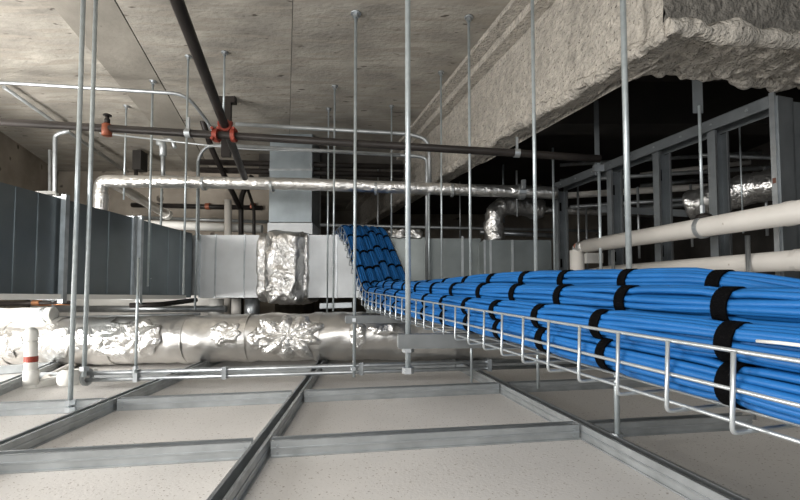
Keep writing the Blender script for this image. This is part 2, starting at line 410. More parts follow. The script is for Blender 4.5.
# clip hanger strap on two rods in the dark bay
c = W(597, 150, 2.55)
o = thing('strap_hanger', 'flat steel hanger strap with a clamped rod, left of the studs', 'hanger', (c.x, c.y, .6))
part('flat_strap', MB().box((c.x-.014, c.y-.003, 1.25), (c.x+.014, c.y+.003, 1.72)), 'stud', o)
part('rod', MB().tube([(c.x+.002, c.y-.015, .45), (c.x+.002, c.y-.015, 1.36)], .009, 10), 'zinc', o)
part('clamp', MB().box((c.x-.03, c.y-.025, 1.27), (c.x+.03, c.y, 1.31)), 'galv', o)

# ------------------------------------------------------------------ trapeze bars under the tray
def trapeze(label, a, b, h, w):
    a, b = V(a), V(b); o = thing('trapeze_bar', label, 'strut', ((a+b)/2).xy.to_3d() + V((0, 0, a.z-h)), 'trapeze bars under the cable tray')
    t, sd, u = frame(b-a); th = .004
    pr = [(-w/2, -h), (w/2, -h), (w/2, 0), (-w/2, 0)]
    part('bar_body', MB().prof(a, b, pr), 'bar', o)
    bb = MB(); L = (b-a).length
    k = .05
    while k < L-.05: bb.bar(a+t*k, a+t*(k+.028), .012, .001, oh=-h-.0006); k += .05
    part('slot', bb, 'strap', o)
    part('end_cap', MB().bar(a-t*.002, a, w*.8, h*.75, oh=-h/2), 'galvd', o)
    return o
sa = W(398, 334, 1.5); sb = W(640, 336, 1.56)
trapeze('near galvanised bar crossing below the tray, in front of the foil duct', sa, (sb.x, sb.y, sa.z), .05, .045)
ta = W(345.5, 315.5, 2.27); tb = W(480, 315.5, 2.40)
trapeze('far galvanised bar crossing below the tray above the foil duct', ta, (tb.x, tb.y, ta.z), .042, .045)

# ------------------------------------------------------------------ cable tray
def tl(d): return V((.64-.315*d, d, .292+.0505*d))          # left bottom edge of the level run
tn = V((1, .315, 0)).normalized(); TW = .36; TH = .106
ptop = W(342, 237, 3.47)
D0 = -.20; DS = (.30-D0)*math.sqrt(1+.315**2+.05**2)
base = [tl(D0), tl(2.86), ptop, ptop + V((-.25, .8, .0))]
path = resample(fillet(base, .17, 10), .02)
cum = [0]
for a, b in zip(path, path[1:]): cum.append(cum[-1] + (b-a).length)
LEN = cum[-1]
def at(s):
    s = max(0, min(LEN-1e-6, s)); lo, hi = 0, len(cum)-1
    while hi-lo > 1:
        mid = (lo+hi)//2
        if cum[mid] <= s: lo = mid
        else: hi = mid
    k = (s-cum[lo])/(cum[hi]-cum[lo]); p = path[lo].lerp(path[hi], k)
    a, b = path[max(0, lo-3)], path[min(len(path)-1, hi+3)]
    t = (b-a).normalized(); up = tn.cross(t).normalized()
    return p, t, up
tray = thing('wire_cable_tray', 'long zinc wire basket tray full of blue cables', 'cable tray', tl(.30))
WR = .0033
def run(u, v, r=WR): return MB().tube([at(s)[0] + tn*u + at(s)[2]*v for s in [i*.04 for i in range(int(LEN/.04)+1)]], r, 8)
for u, v in ((0, TH), (0, .053), (TW, TH), (TW, .053)): part('side_wire', run(u, v), 'wire', tray)
for u in (.034, .11, .18, .25, TW-.034): part('floor_wire', run(u, -.001), 'wire', tray)
k = 0; s = .035
s0 = (.581-D0)*math.sqrt(1+.315**2+.05**2)
step = .0985; s = s0 - int(s0/step)*step
while s < LEN and k < 60:
    p, t, up = at(s); e = .0055
    q = [p + up*TH - tn*e, p - up*.006 - tn*e, p - up*.006 + tn*(TW+e), p + up*TH + tn*(TW+e)]
    part('cross_wire', MB().tube(fillet(q, .010, 5), WR, 8), 'wire', tray); s += step; k += 1
c = V()

# ------------------------------------------------------------------ cable bundles
RC = .0058; PRINT = (5, 7)
sbend = next(cum[i] for i, p in enumerate(path) if p.y > 2.55)
stopb = next(cum[i] for i, p in enumerate(path) if p.y > 3.02)
stie = (.652-D0)*math.sqrt(1+.315**2+.05**2)
def smooth(x): x = max(0, min(1, x)); return x*x*(3-2*x)
# name: (u,v on the level run) (u,v on the climb) radius, cables, near end offset, label
BN = [
 ((.036, .036), (.035, .034), .031, 14, 'lowest front bundle of blue cables, against the tray side wires'),
 ((.044, .092), (.034, .095), .030, 14, 'blue cable bundle second from the bottom, at the level of the tray top wire'),
 ((.088, .144), (.094, .097), .032, 15, 'big blue cable bundle third from the bottom, with a broad black strap in front'),
 ((.165, .178), (.214, .098), .029, 14, 'topmost blue cable bundle, at the back below the cream pipes'),
 ((.103, .038), (.100, .034), .029, 11, 'blue cable bundle lying on the tray floor, second from the open side'),
 ((.170, .038), (.165, .034), .029, 11, 'blue cable bundle lying in the middle of the tray floor'),
 ((.240, .040), (.300, .034), .029, 11, 'blue cable bundle lying on the tray floor at the far side'),
 ((.118, .092), (.154, .099), .028, 12, 'blue cable bundle buried under the two top bundles, third across on the climb'),
 ((.190, .120), (.274, .096), .029, 12, 'blue cable bundle behind the topmost one, second from the right on the climb'),
 ((.265, .108), (.331, .094), .028, 12, 'rightmost blue cable bundle on the climb'),
]
for bi, (ua, ub, R, nc, lab) in enumerate(BN):
    rnd = random.Random(100+bi)
    o = thing('cable_bundle', lab, 'cables', at(0)[0] + tn*ua[0] + V((0, 0, ua[1]-R)), 'blue cable bundles in the tray')
    off = rnd.uniform(-.02, .02) + [-.005, .0, .0, .045, 0, 0, 0, .02, .05, .03][bi]
    ph = [rnd.uniform(0, 6.28) for _ in range(8)]
    tie0 = stie + off
    ties = []; t_ = tie0 - .6
    while t_ < LEN-.05:
        ties.append(t_ - (.045 if bi < 2 and t_ < .45+DS else 0) + rnd.uniform(-.008, .008)); t_ += .2
    def center(s):
        p, t, up = at(s); w = smooth((s-sbend)/(stopb-sbend))
        u = ua[0]*(1-w)+ub[0]*w; v = ua[1]*(1-w)+ub[1]*w
        lv = 1-w
        v += lv*.016 - lv*{2: .014, 3: .036, 8: .02, 9: .03, 7: .012}.get(bi, 0)*smooth((s-DS-.9)/1.3)
        v -= (.045*smooth((.5+DS-s)/.4) if bi == 3 else 0)
        u += lv*(.006*math.sin(s*3.1+ph[0])); v += lv*.004*math.sin(s*2.3+ph[1])
        return p + tn*u + up*v, t, up
    ss = [i*.025 for i in range(int(LEN/.025)+1)]
    fr = [center(s) for s in ss]
    core = MB().tube([c[0] for c in fr], R-2.3*RC, 8); part('cable', core, 'blue', o)
    def squeeze(s):
        return 1.03 - .14*math.exp(-(min(abs(s-q) for q in ties)/.028)**2)
    for ci in range(nc):
        a0 = 2*math.pi*ci/nc + rnd.uniform(-.05, .05); q0, q1, q2 = [rnd.uniform(0, 6.28) for _ in range(3)]
        f1, f2 = rnd.uniform(4, 7), rnd.uniform(9, 14)
        rad = (R-RC)*rnd.uniform(.95, 1.06); pts = []
        for s, (c, t, up) in zip(ss, fr):
            a = a0 + .15*math.sin(f1*s+q0) + .06*math.sin(f2*s+q1) + .35*math.sin(1.1*s+ph[2])
            rr = rad*squeeze(s)*(1+.05*math.sin(f1*1.4*s+q2)*(1 if squeeze(s) > .97 else .3))
            pts.append(c + tn*math.cos(a)*rr + up*math.sin(a)*rr)
        cab = part('cable', MB().tube(pts, RC*rnd.uniform(.95, 1.1), 8), 'blue', o)
        if bi == 2 and ci in PRINT:
            for i_ in range(21, 29):
                a_, b_ = pts[i_], pts[i_+1]; tv = (V((0, 0, CZ))-a_).normalized(); ax_ = (b_-a_).normalized()
                tv = (tv-ax_*tv.dot(ax_)).normalized(); x_ = 0
                for w_ in (.0022, .0014, .0026, .002):
                    m_ = MB(); p_ = a_+ax_*(x_+.001)+tv*RC*1.03; m_.bar(p_, p_+ax_*w_, .0022, .0006, tv); x_ += w_+.0012
                    if rnd.random() < .8: part('print_mark', m_, 'print', cab)
    for s in ties:
        if s > 0:
            c, t, up = center(s); n = 22; vs = []
            wv = .011*rnd.uniform(.9, 1.1); rr = R*.945
            st = MB()
            for k in range(n):
                a = 2*math.pi*k/n; d = tn*math.cos(a)+up*math.sin(a)
                for r2_, w2 in ((rr, -wv), (rr+.0035, -wv), (rr+.0035, wv), (rr, wv)): vs.append(c + d*r2_ + t*w2)
            st.add(vs, [(k*4+j, k*4+(j+1) % 4, ((k+1) % n)*4+(j+1) % 4, ((k+1) % n)*4+j) for k in range(n) for j in range(4)])
            part('strap', st, 'strap', o)
# pale wire end lying on the bundles
p0, p1 = W(757, 341, .56), W(806, 346, .50)
solid('white_wire', MB().tube([p0, p0.lerp(p1, .5)+V((0, 0, .0005)), p1, p1+(p1-p0)*.8], .0024, 8), 'white', 'short white wire end lying on the blue cables at the right edge', 'wire')

# ------------------------------------------------------------------ dark duct on the left
fa, fb = W(0, 182, 2.02), W(196, 234.5, 3.67)
zt = (fa.z + fb.z)/2; zb_ = .500
def dface(y): k = (y-fa.y)/(fb.y-fa.y); return V((fa.x+(fb.x-fa.x)*k, y, 0))
DT = lambda y: fa.z + (fb.z-fa.z)*(y-fa.y)/(fb.y-fa.y)
dk = thing('rectangular_duct', 'large dark sheet metal duct running back along the left side', 'duct', dface(2.5) + V((-.3, 0, zb_)))
def dbox(y0, y1, pad=0, w=.55):
    b = MB(); a, c = dface(y0), dface(y1); pd = V((pad, 0, 0))
    q = [(a+pd), (c+pd), c-V((w, 0, 0))-pd, a-V((w, 0, 0))-pd]
    vs = [(p.x, p.y, zb_-pad) for p in q] + [(q[0].x, y0, DT(y0)+pad), (q[1].x, y1, DT(y1)+pad), (q[2].x, y1, DT(y1)+pad), (q[3].x, y0, DT(y0)+pad)]
    return b.add(vs, [(0,1,2,3),(7,6,5,4),(1,0,4,5),(2,1,5,6),(3,2,6,7),(0,3,7,4)])
joints = [W(56, 200, 1).x, 0]
ys = [.9, 1.62, 2.37, 2.92, 3.62]
for y0, y1 in zip(ys, ys[1:]): part('duct_section', dbox(y0+.004, y1-.004), 'ductd', dk)
for y in ys[1:-1]:
    part('flange', dbox(y-.018, y-.003, .012), 'galv', dk, 'bright angle flange'); part('flange', dbox(y+.003, y+.018, .012), 'galvd', dk)
b = MB()
for y in (1.15, 1.4, 1.85, 2.1, 2.22, 2.55, 2.70, 3.1, 3.3, 3.45):
    a = dface(y); b.box((a.x-.002, y-.006, zb_+.004), (a.x+.004, y+.006, DT(y)-.004))
part('standing_seam', b, 'ductd', dk)
b = MB(); 
for y in (2.35, 2.95):
    a = dface(y); b.box((a.x+.012, y-.014, zb_-.03), (a.x+.04, y+.014, DT(y)+.02)); 
part('hanger_angle', b, 'galv', dk, 'galvanised upright angle on the duct joint')
b = MB(); a, c = dface(.9), dface(3.5); b.bar((a.x-.02, a.y, zb_-.002), (c.x-.02, c.y, zb_-.002), .10, .03, oh=.006); part('bottom_angle', b, 'white', dk, 'bright angle strip along the bottom edge')  # white colour stands in for light from below on the angle
# duct support angle with two posts rising above the duct
p = W(56, 193, 2.6); q = W(36, 193, 2.55)
o = thing('bracket', 'white painted angle bracket on top of the dark duct', 'bracket', (p.x, p.y, p.z-.05))
part('top_angle', MB().bar(q, p, .03, .02), 'white', o); part('upright', MB().bar(p, p+V((0, 0, -.12)), .02, .02), 'white', o)

# ------------------------------------------------------------------ pale cross duct
Y0 = 3.67
def X(px, d=Y0): return (px-400)/F*d
def Zp(py, d=Y0, px=400): return W(px, py, d).z
cz0, cz1 = .500, Zp(235)
cx = thing('rectangular_duct', 'pale galvanised duct crossing the space behind the blue cable climb', 'duct', (X(270), Y0+.25, cz0))
segs = [(199, 214), (215.5, 243), (244.5, 258.5), (308, 336), (337, 362)]
for a, b in segs: part('duct_section', MB().box((X(a), Y0, cz0), (X(b), Y0+.5, cz1)), 'duct', cx)
b = MB()
for px in (199.5, 215, 244, 308, 336.5): b.box((X(px)-.006, Y0-.008, cz0-.004), (X(px)+.006, Y0+.5, cz1+.005))
part('drive_cleat', b, 'galv', cx)
part('end_transition', MB().box((X(184), Y0-.02, cz0+.02), (X(199), Y0+.5, cz1-.004)), 'galvd', cx)
gx = thing('rectangular_duct', 'grey sheet metal duct right of the cable climb with a foil flex duct on top', 'duct', (X(480), Y0+.2, cz0))
for a, b, z in ((366, 428, 237), (429.5, 462, 238), (464, 482, 238)): part('duct_section', MB().box((X(a), Y0+.03, .2), (X(b), Y0+.5, Zp(z))), 'ductg', gx)
part('duct_box', MB().box((X(484, 3.5), 3.5, .2), (X(552, 3.5), 3.95, Zp(240, 3.5))), 'ductg', gx)
b = MB()
for px in (429, 463): b.box((X(px)-.01, Y0+.015, .2), (X(px)+.01, Y0+.03, Zp(236)))
for px in (485, 491, 513): b.box((X(px, 3.49)-.008, 3.485, .2), (X(px, 3.49)+.008, 3.5, Zp(240, 3.5)))
part('seam_angle', b, 'galvd', gx)
# foil-wrapped damper
def crumple_box(lo, hi, n, amp, sc, rnd_=.06):
    b = MB(); lo, hi = V(lo), V(hi); c = (lo+hi)/2; h = (hi-lo)/2
    for ax in range(3):
        for sg in (-1, 1):
            u, v = [(1, 2), (2, 0), (0, 1)][ax]; vs = []
            for i in range(n+1):
                for j in range(n+1):
                    q = V((0, 0, 0)); q[ax] = sg; q[u] = (-1+2*i/n)*sg; q[v] = -1+2*j/n
                    L = (abs(q.x)**7+abs(q.y)**7+abs(q.z)**7)**(1/7); q = q/L
                    p = c + V((q.x*h.x, q.y*h.y, q.z*h.z))
                    dv = (1-abs(noise.noise(p*sc))*2.4)*amp*.8 + abs(noise.noise(p*sc*2.5))*amp*.5
                    vs.append(p + V((q.x, q.y, q.z))*dv)
            b.add(vs, [(i*(n+1)+j, (i+1)*(n+1)+j, (i+1)*(n+1)+j+1, i*(n+1)+j+1) for i in range(n) for j in range(n)], True)
    return weld(b)
dm = thing('wrapped_damper', 'crumpled foil wrapped damper box bulging from the pale duct', 'duct damper', (X(283), Y0, .48))
part('foil_wrap', crumple_box((X(265, 3.5), 3.48, Zp(303, 3.5)), (X(299, 3.5), 4.25, Zp(230, 3.5)), 44, .022, 7), 'foilc', dm)
part('foil_collar', crumple_box((X(257), Y0-.03, cz0-.03), (X(267), Y0+.53, cz1+.02), 16, .012, 14), 'foilc', dm)
part('foil_collar', crumple_box((X(298), Y0-.03, cz0-.03), (X(309), Y0+.53, cz1+.02), 16, .012, 14), 'foilc', dm)
# square riser duct
rs = thing('riser_duct', 'square galvanised duct rising to the slab behind the overhead pipes', 'duct', (X(290, 4.0), 4.0, cz1))
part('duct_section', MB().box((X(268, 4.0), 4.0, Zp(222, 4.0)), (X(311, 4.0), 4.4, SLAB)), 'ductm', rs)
part('duct_collar', MB().box((X(267, 4.0), 3.99, cz1), (X(312, 4.0), 4.41, Zp(223, 4.0))), 'duct', rs)
part('seam_strip', MB().box((X(268, 4.0)-.004, 3.99, Zp(171, 4.0)), (X(311, 4.0)+.004, 4.0, Zp(169, 4.0))), 'galv', rs)

# ------------------------------------------------------------------ foil duct under everything
L0, L1, L2 = W(-60, 344, 3.05), W(330, 336, 3.05), W(560, 337, 3.15)
fd = thing('foil_duct', 'thick foil wrapped round duct lying across above the ceiling boards', 'duct', ((L0.x+L2.x)/2, 3.1, .02))
Rf = .168
pts = resample([L0, L1, L2], .02)
part('foil_jacket', MB().tube(pts, Rf, 44, True, .010, 4), 'foils', fd)
def patch(pxc, pyc, pw, ph, seed, amp, pleats=0, lab=None):     # loose crumpled foil standing off the jacket round a centre
    b = MB(); xc = X(pxc, 2.9); k = (xc-L0.x)/(L1.x-L0.x); cz_ = L0.lerp(L1, k).z
    ac = math.asin(max(-.95, min(.95, (W(pxc, pyc, 2.9).z-cz_)/Rf))); rx, ra = pw/2/F*2.9, ph/2/F*2.9/Rf
    nr, na = 16, 72; vs = []
    for i in range(nr+1):
        for j in range(na):
            th = 2*math.pi*j/na; u = i/nr
            ol = 1 + .35*noise.noise(V((math.cos(th)*1.6, math.sin(th)*1.6, seed))) + (.16*math.cos(pleats*th+seed) if pleats else .10*math.sin(7*th+seed))
            x = xc + math.cos(th)*rx*u*ol; a = ac + math.sin(th)*ra*u*ol
            kk = min(max((x-L0.x)/(L1.x-L0.x), 0), 1); c = L0.lerp(L1, kk)
            p = V((x, c.y-math.cos(a)*Rf, c.z+math.sin(a)*Rf)); d = V((0, -math.cos(a), math.sin(a)))
            fold = (abs(math.sin(pleats*.5*th+1.3*noise.noise(p*6)+seed))*min(1, u*1.8) if pleats else 0)
            rg = 1-abs(noise.noise(p*9+V((seed, 0, 0))))*2.2; rg2 = abs(noise.noise(p*24+V((0, seed, 0))))
            h = amp*((.9*fold if pleats else .75*max(rg, 0)) + .45*rg2 + .25)*(1-u**5*.75) + .004
            vs.append(p + d*h)
    b.add(vs, [(i*na+j, i*na+(j+1) % na, (i+1)*na+(j+1) % na, (i+1)*na+j) for i in range(nr) for j in range(na)], False)
    b.v = b.v; part('foil_patch', weld(b), 'foilc', fd, lab)
patch(290, 335, 62, 44, 3, .034, 9, 'star-shaped crumpled foil patch')
patch(262, 338, 24, 22, 17, .020, 5)
patch(226, 333, 34, 22, 8, .018, 0, 'small crumpled foil patch')
patch(124, 340, 60, 40, 12, .024, 0, 'broad crumpled foil patch')
patch(146, 338, 32, 34, 15, .024, 0)
patch(55, 340, 40, 36, 21, .018, 0)
patch(86, 338, 30, 22, 25, .016, 0)
patch(358, 333, 16, 30, 30, .028, 0)
patch(386, 328, 34, 12, 37, .022, 0)
patch(6, 345, 40, 28, 41, .02, 0)
b = MB()
for px in (20, 66, 119, 190, 250, 320):
    k = (X(px, 3.05)-L0.x)/(L1.x-L0.x); b.ring(L0.lerp(L1, k), L1-L0, Rf+.004, .05, .003, 44)
part('foil_tape', b, 'foils', fd)

# ------------------------------------------------------------------ overhead pipes
def pipe(name, label, cat, pts, r, m, fil=.08, n=14, group=None, extra=()):
    o = thing(name, label, cat, V(pts[0]), group)
    part('pipe_body', MB().tube(fillet(pts, fil), r, n), m, o)
    for nm, mb, mm in extra: part(nm, mb, mm, o)
    return o
# black pipe with sprinkler
pa, pb = W(-80, 117, 2.3), W(530, 154, 2.3); pe = W(600, 159, 2.3)
k = pipe('sprinkler_pipe', 'dark iron pipe crossing overhead from the left edge to the beam', 'pipe', [pa, pb, pe], .021, 'iron')
b = MB()
for px in (189, 517):
    kk = (px+80)/610; c = pa.lerp(pb, kk); b.ring(c, pb-pa, .0215, .03, .003, 18); b.bar(c+V((0, 0, .02)), c+V((0, 0, .09)), .012, .012)
part('pipe_clip', b, 'galv', k)
c = pa.lerp(pb, 187.5/610)
sp_ = thing('fire_sprinkler', 'upright sprinkler head with an orange saddle on the dark overhead pipe', 'sprinkler', c+V((0, 0, .02)))
part('saddle', MB().lathe(c+V((0, 0, -.045)), (0, 0, 1), [(0, .018), (.004, .026), (.064, .026), (.072, .016)], 14), 'orange', sp_)
part('nozzle', MB().lathe(c+V((0, 0, .037)), (0, 0, 1), [(-.01, .014), (.012, .014), (.025, .008), (.036, .008)], 12), 'iron', sp_)
part('deflector', MB().lathe(c+V((0, 0, .070)), (0, 0, 1), [(0, .022), (.005, .022), (.010, .015)], 12), 'iron', sp_)
# diagonal pipe
qa, qb = W(172, -12, 1.36), W(241, 168, 2.95)
dp = pipe('sprinkler_main', 'thick dark pipe slanting away overhead from the top edge', 'pipe', [qa+(qa-qb)*.25, qa, qb, qb+(qb-qa)*.12], .0235, 'iron', .02, 16)
kk = (2.335-qa.y)/(qb.y-qa.y); c = qa.lerp(qb, kk)
cp_ = thing('pipe_coupling', 'red clamp coupling joining the two dark overhead pipes', 'pipe coupling', c-V((0, 0, .05)))
b = MB(); ax = (qb-qa).normalized(); b.ring(c, ax, .0236, .055, .012, 16); part('housing', b, 'red', cp_)
c2 = pa.lerp(pb, (226+80)/610); b = MB(); b.ring(c2+V((.048, 0, 0)), pb-pa, .0212, .022, .016, 16); b.ring(c2+V((-.05, 0, 0)), pb-pa, .0212, .026, .016, 16); part('housing', b, 'red', cp_)
b = MB(); b.bar(c+V((-.045, 0, -.012)), c+V((.045, 0, -.012)), .02, .022); b.bar(c+V((-.04, 0, .02)), c+V((.04, 0, .02)), .02, .02); part('bolt_lug', b, 'red', cp_)
b = MB()
for dx in (-.06, .058):
    for dz_ in (-.028, .028): b.nut(c2+V((dx, -.02, dz_)), .008, .04, (0, 1, 0))
part('bolt', b, 'red', cp_)
# second dark slanting pipe behind
pipe('drain_pipe', 'dark pipe slanting behind the red coupling', 'pipe', [W(196, 100, 3.6), W(212, 150, 3.9), W(240, 208, 4.3)], .026, 'iron')
# crossing foil-lagged pipe with down leg and branch
fp = [W(101, 224, 3.3), W(101, 181, 3.3), W(300, 184, 3.3), W(556, 193, 3.3)]
f = thing('lagged_pipe', 'foil lagged pipe crossing below the dark overhead pipe and dropping at its left end', 'pipe', fp[0])
part('lagging', MB().tube(resample(fillet(fp, .06), .03), .048, 18, True, .004, 2), 'foil', f)
b = MB()
for px in (204, 272, 376, 452):
    c = W(px, 181+(px-101)*.026, 3.3); b.ring(c, (1, 0, -.02), .05, .02, .004, 18)
part('clamp', b, 'galvd', f)
part('foil_tape', MB().ring(W(101, 202, 3.3), (0, 0, 1), .05, .12, .002, 18), 'foilc', f)
f = thing('lagged_pipe', 'foil lagged branch pipe slanting back from the left bend of the crossing pipe', 'pipe', W(112, 182, 3.38))
part('lagging', MB().tube(resample([W(108, 180, 3.36), W(166, 214, 4.3)], .03), .042, 16, True, .005, 7), 'foils', f)
part('end_cap', MB().ring(W(166, 214, 4.3), W(166, 214, 4.3)-W(108, 180, 3.36), .0, .06, .055, 16), 'white', f)
# small conduits
def tow(p, q): return [p, q + (q-p)*((3.595-q.x)/(q.x-p.x))]
def cond(label, pts, r=.012, m='galv', fil=.14, name='conduit'):
    return pipe(name, label, 'conduit', pts, r, m, fil, 10, 'steel conduits')
cond('steel conduit under the slab from the left edge, bending down at the dark pipe', [W(-30, 82, 2.75), W(12, 83, 2.75), W(186, 94, 2.9), W(208, 122, 3.1), W(216, 140, 3.2)], .0125, 'galv', .1)
cond('thin conduit slanting from the left edge behind the rods', [W(4, 87, 3.0), W(120, 168, 4.7)], .014, 'galvd')
cond('thinner conduit beside the slanting one, reaching farther right', [W(55, 122, 3.6), W(128, 172, 4.9)], .012, 'galvd')
cond('conduit drop with a curved head above the dark duct at left', [W(70, 131, 3.4), W(60, 133, 3.4), W(55, 136, 3.4), W(53.5, 361, 3.4)], .016, 'galvd', .1)
cond('straight conduit beside the curved drop above the dark duct', [W(50, 150, 3.45), W(49.5, 360, 3.45)], .012, 'galvd')
cond('conduit at the slab bending down beside the column, outer of two', [W(236, 124, 3.45), W(410, 134, 3.45), W(429, 140, 3.45), W(430, 190, 3.45)], .016, 'galvd', .16)
cond('conduit bending down beside the column, inner of two', [W(236, 146, 3.45), W(415, 156, 3.45), W(427, 158, 3.45), W(427, 282, 3.45)], .015, 'galvd', .12)
cond('thin conduit beneath the dark overhead pipe in the middle', [W(100, 133, 3.2), W(240, 149, 3.3), W(400, 154, 3.4)], .007, 'galvd')
cond('conduit stub rising to the crossing foil pipe with a bent top', [W(198, 240, 3.6), W(198, 158, 3.6), W(206, 146, 3.6), W(232, 145, 3.6)], .014, 'galv', .08)
# back pipes
k = pipe('sprinkler_branch', 'dark branch pipe with orange fittings in front of the back wall', 'pipe', [W(132, 205, 5.16), W(262, 208, 5.16)], .029, 'iron')
b = MB()
for px in (208, 253): b.ring(W(px, 206.4, 5.16), (1, 0, 0), .029, .05, .012, 12)
part('fitting', b, 'orange', k)
pipe('drop_pipe', 'cream vertical pipe behind the pale duct', 'pipe', [W(228, 346, 4.3), W(228, 200, 4.3)], .036, 'pvc')
pipe('drop_pipe', 'dark vertical pipe behind the pale duct, left of the square riser', 'pipe', [W(241, 345, 4.35), W(241, 196, 4.35), W(252, 176, 4.4)], .026, 'iron')
pipe('drop_pipe', 'thin dark vertical pipe nearest the square riser', 'pipe', [W(254, 345, 4.35), W(254, 208, 4.35), W(248, 190, 4.4)], .016, 'iron')
pipe('white_pipe', 'long white pipe low in front of the back wall, behind the dark duct', 'pipe', [W(90, 222, 4.4), W(262, 229, 4.4)], .045, 'white')
pipe('thin_pipe', 'thin grey pipe above the white one at the back wall', 'pipe', [W(120, 217, 5.17), W(268, 222, 5.17)], .02, 'galvd')
o = thing('pipe_hanger', 'steel sprinkler drop with a hooked arm behind the overhead pipe', 'hanger', W(163, 175, 3.5))
part('drop_rod', MB().tube([W(163, 180, 3.5), W(163, 150, 3.5)], .016, 10), 'galvd', o)
part('tee', MB().tube(fillet([W(158, 142, 3.5), W(163, 144, 3.5), W(163, 156, 3.5)], .03), .028, 10), 'galvd', o)
part('hook', MB().tube(fillet([W(163, 141, 3.5), W(172, 139, 3.5), W(175, 148, 3.5)], .03), .016, 10), 'galvd', o)
o = thing('wall_box', 'small dark box hanging under the slab near the left back corner', 'box', W(137, 165, 4.4))
part('box_body', MB().box(tuple(W(132, 169, 4.35)), tuple(W(141, 150, 4.35)+V((0, .12, 0)))), 'near_black', o)
part('cable_tail', MB().tube([W(136, 169, 4.4), W(136, 180, 4.4)], .02, 8), 'iron', o)
o = thing('steel_bracket', 'dark steel bracket hanging from the slab behind the slanting pipe', 'bracket', W(228, 130, 3.7))
p = WZ(227, 96, SLAB); part('plate', MB().box((p.x-.07, p.y, SLAB-.05), (p.x+.06, p.y+.05, SLAB)), 'iron', o)
part('upright', MB().box((p.x-.04, p.y, 1.6), (p.x+.03, p.y+.03, SLAB-.05)), 'iron', o)
# dark cable trays / pipes in the middle depth
for py, lab in ((164, 'upper dark pipe in the shaded depth above the cable climb'), (172, 'lower dark pipe in the shaded depth above the cable climb')):
    pipe('back_pipe', lab, 'pipe', [W(200, py-2, 4.1), W(404, py+3, 4.05)], .028, 'iron')
pipe('back_pipe', 'thin grey pipe over the top of the cable climb', 'pipe', [W(320, 225, 4.1), W(600, 231, 4.3)], .014, 'galvd')
# crumpled foil scraps on the grey duct
for px, lab in ((396, 'crumpled foil scrap on the grey duct next to the cable climb'), (413, 'crumpled foil scrap on the grey duct, right of another scrap')):
    c = W(px, 236, 3.75); solid('foil_scrap', crumple_box(c-V((.06, .05, .01)), c+V((.06, .05, .035)), 8, .03, 25), 'foilc', lab, 'foil')

# ------------------------------------------------------------------ lower left: pipes under the dark duct
k = thing('conduit_pair', 'pair of thin clamped conduits across the boards below the foil duct', 'conduit', W(300, 378, 2.35))
e0, e1 = W(84, 377, 2.32), W(585, 362, 2.45)
part('conduit', MB().tube([e0+V((0, 0, .018)), e1+V((0, 0, .018))], .011, 10), 'galv', k)
part('conduit', MB().tube([e0+V((0, 0, -.018)), e1+V((0, 0, -.018))], .011, 10), 'galv', k)
b = MB()
for t_ in (.10, .27, .54, .80):
    c = e0.lerp(e1, t_); b.box((c.x-.012, c.y-.016, c.z-.034), (c.x+.012, c.y+.016, c.z+.034))
part('clamp', b, 'galv', k)
part('end_fitting', MB().tube([e0+V((-.05, 0, 0)), e0+V((.01, 0, 0))], .045, 12), 'white', k)
part('fitting_band', MB().ring(e0+V((.016, 0, 0)), (1, 0, 0), .03, .012, .018, 12), 'galvd', k)
solid('white_fitting', MB().lathe(W(61, 378, 2.25), (1, .1, 0), [(0, .012), (.004, .042), (.075, .042), (.08, .02)], 16), 'white', 'small white pipe cap left of the two long rods', 'pipe fitting')
p0, p1 = W(31, 336, 2.35), W(31, 379, 2.35)
k = thing('elbow_pipe', 'white upright pipe with a red band and an elbow at its foot, far left', 'pipe', p1-V((0, 0, .03)))
part('pipe_body', MB().tube([p0, p1], .030, 18), 'white', k)
part('top_elbow', MB().tube(fillet([p0+V((0, 0, -.03)), p0+V((0, 0, .012)), p0+V((-.06, .07, .012))], .04), .033, 18), 'white', k)
part('red_band', MB().ring(W(31, 359, 2.35), (0, 0, 1), .0302, .032, .0015, 20), 'red', k, 'red band')
part('socket', MB().tube([p1+V((0, 0, .05)), p1+V((0, 0, -.03))], .036, 18), 'white', k)
part('foot_elbow', MB().tube(fillet([p1+V((0, 0, -.02)), p1+V((0, 0, -.045)), p1+V((.10, .35, -.03))], .05), .034, 18), 'white', k)
o = thing('white_pipe', 'white insulated pipe with a banded collar, under the dark duct at the left edge', 'pipe', W(20, 316, 3.6))
part('lagging', MB().tube(resample([W(-40, 316, 2.95), W(54, 314, 3.0)], .03), .05, 18, True, .006, 9), 'white', o)
part('collar', MB().ring(W(46, 315, 3.0), (1, 0, .02), .051, .03, .006, 18), 'galv', o)
pipe('copper_pipe', 'dark pipe with a copper collar just below the dark duct at the left edge', 'pipe', [W(-30, 304, 3.4), W(72, 303, 3.4)], .018, 'iron', extra=[('copper_collar', MB().ring(W(37, 303, 3.4), (1, 0, 0), .0185, .06, .006, 14), 'copper'), ('copper_sleeve', MB().tube([W(40, 305, 3.395), W(71, 304, 3.395)], .010, 10), 'copper')])
pipe('steel_rail', 'grey steel rail between the dark duct and the foil duct at left', 'rail', [W(50, 309, 3.9), W(226, 309, 3.9)], .032, 'galv')
pipe('steel_rail', 'lower thin rail just above the foil duct at left', 'rail', [W(50, 318, 3.5), W(200, 314, 3.5)], .012, 'galvd')
pipe('black_tube', 'short black tube on a hooked hanger under the dark duct', 'pipe', [W(130, 305.5, 3.2), W(160, 304.5, 3.25), W(196, 300, 3.6)], .020, 'iron', extra=[('hook', MB().tube(fillet([W(150.5, 278, 3.1), W(148, 292, 3.15), W(142, 296, 3.2), W(141, 304, 3.2)], .03), .007, 8), 'zinc')])
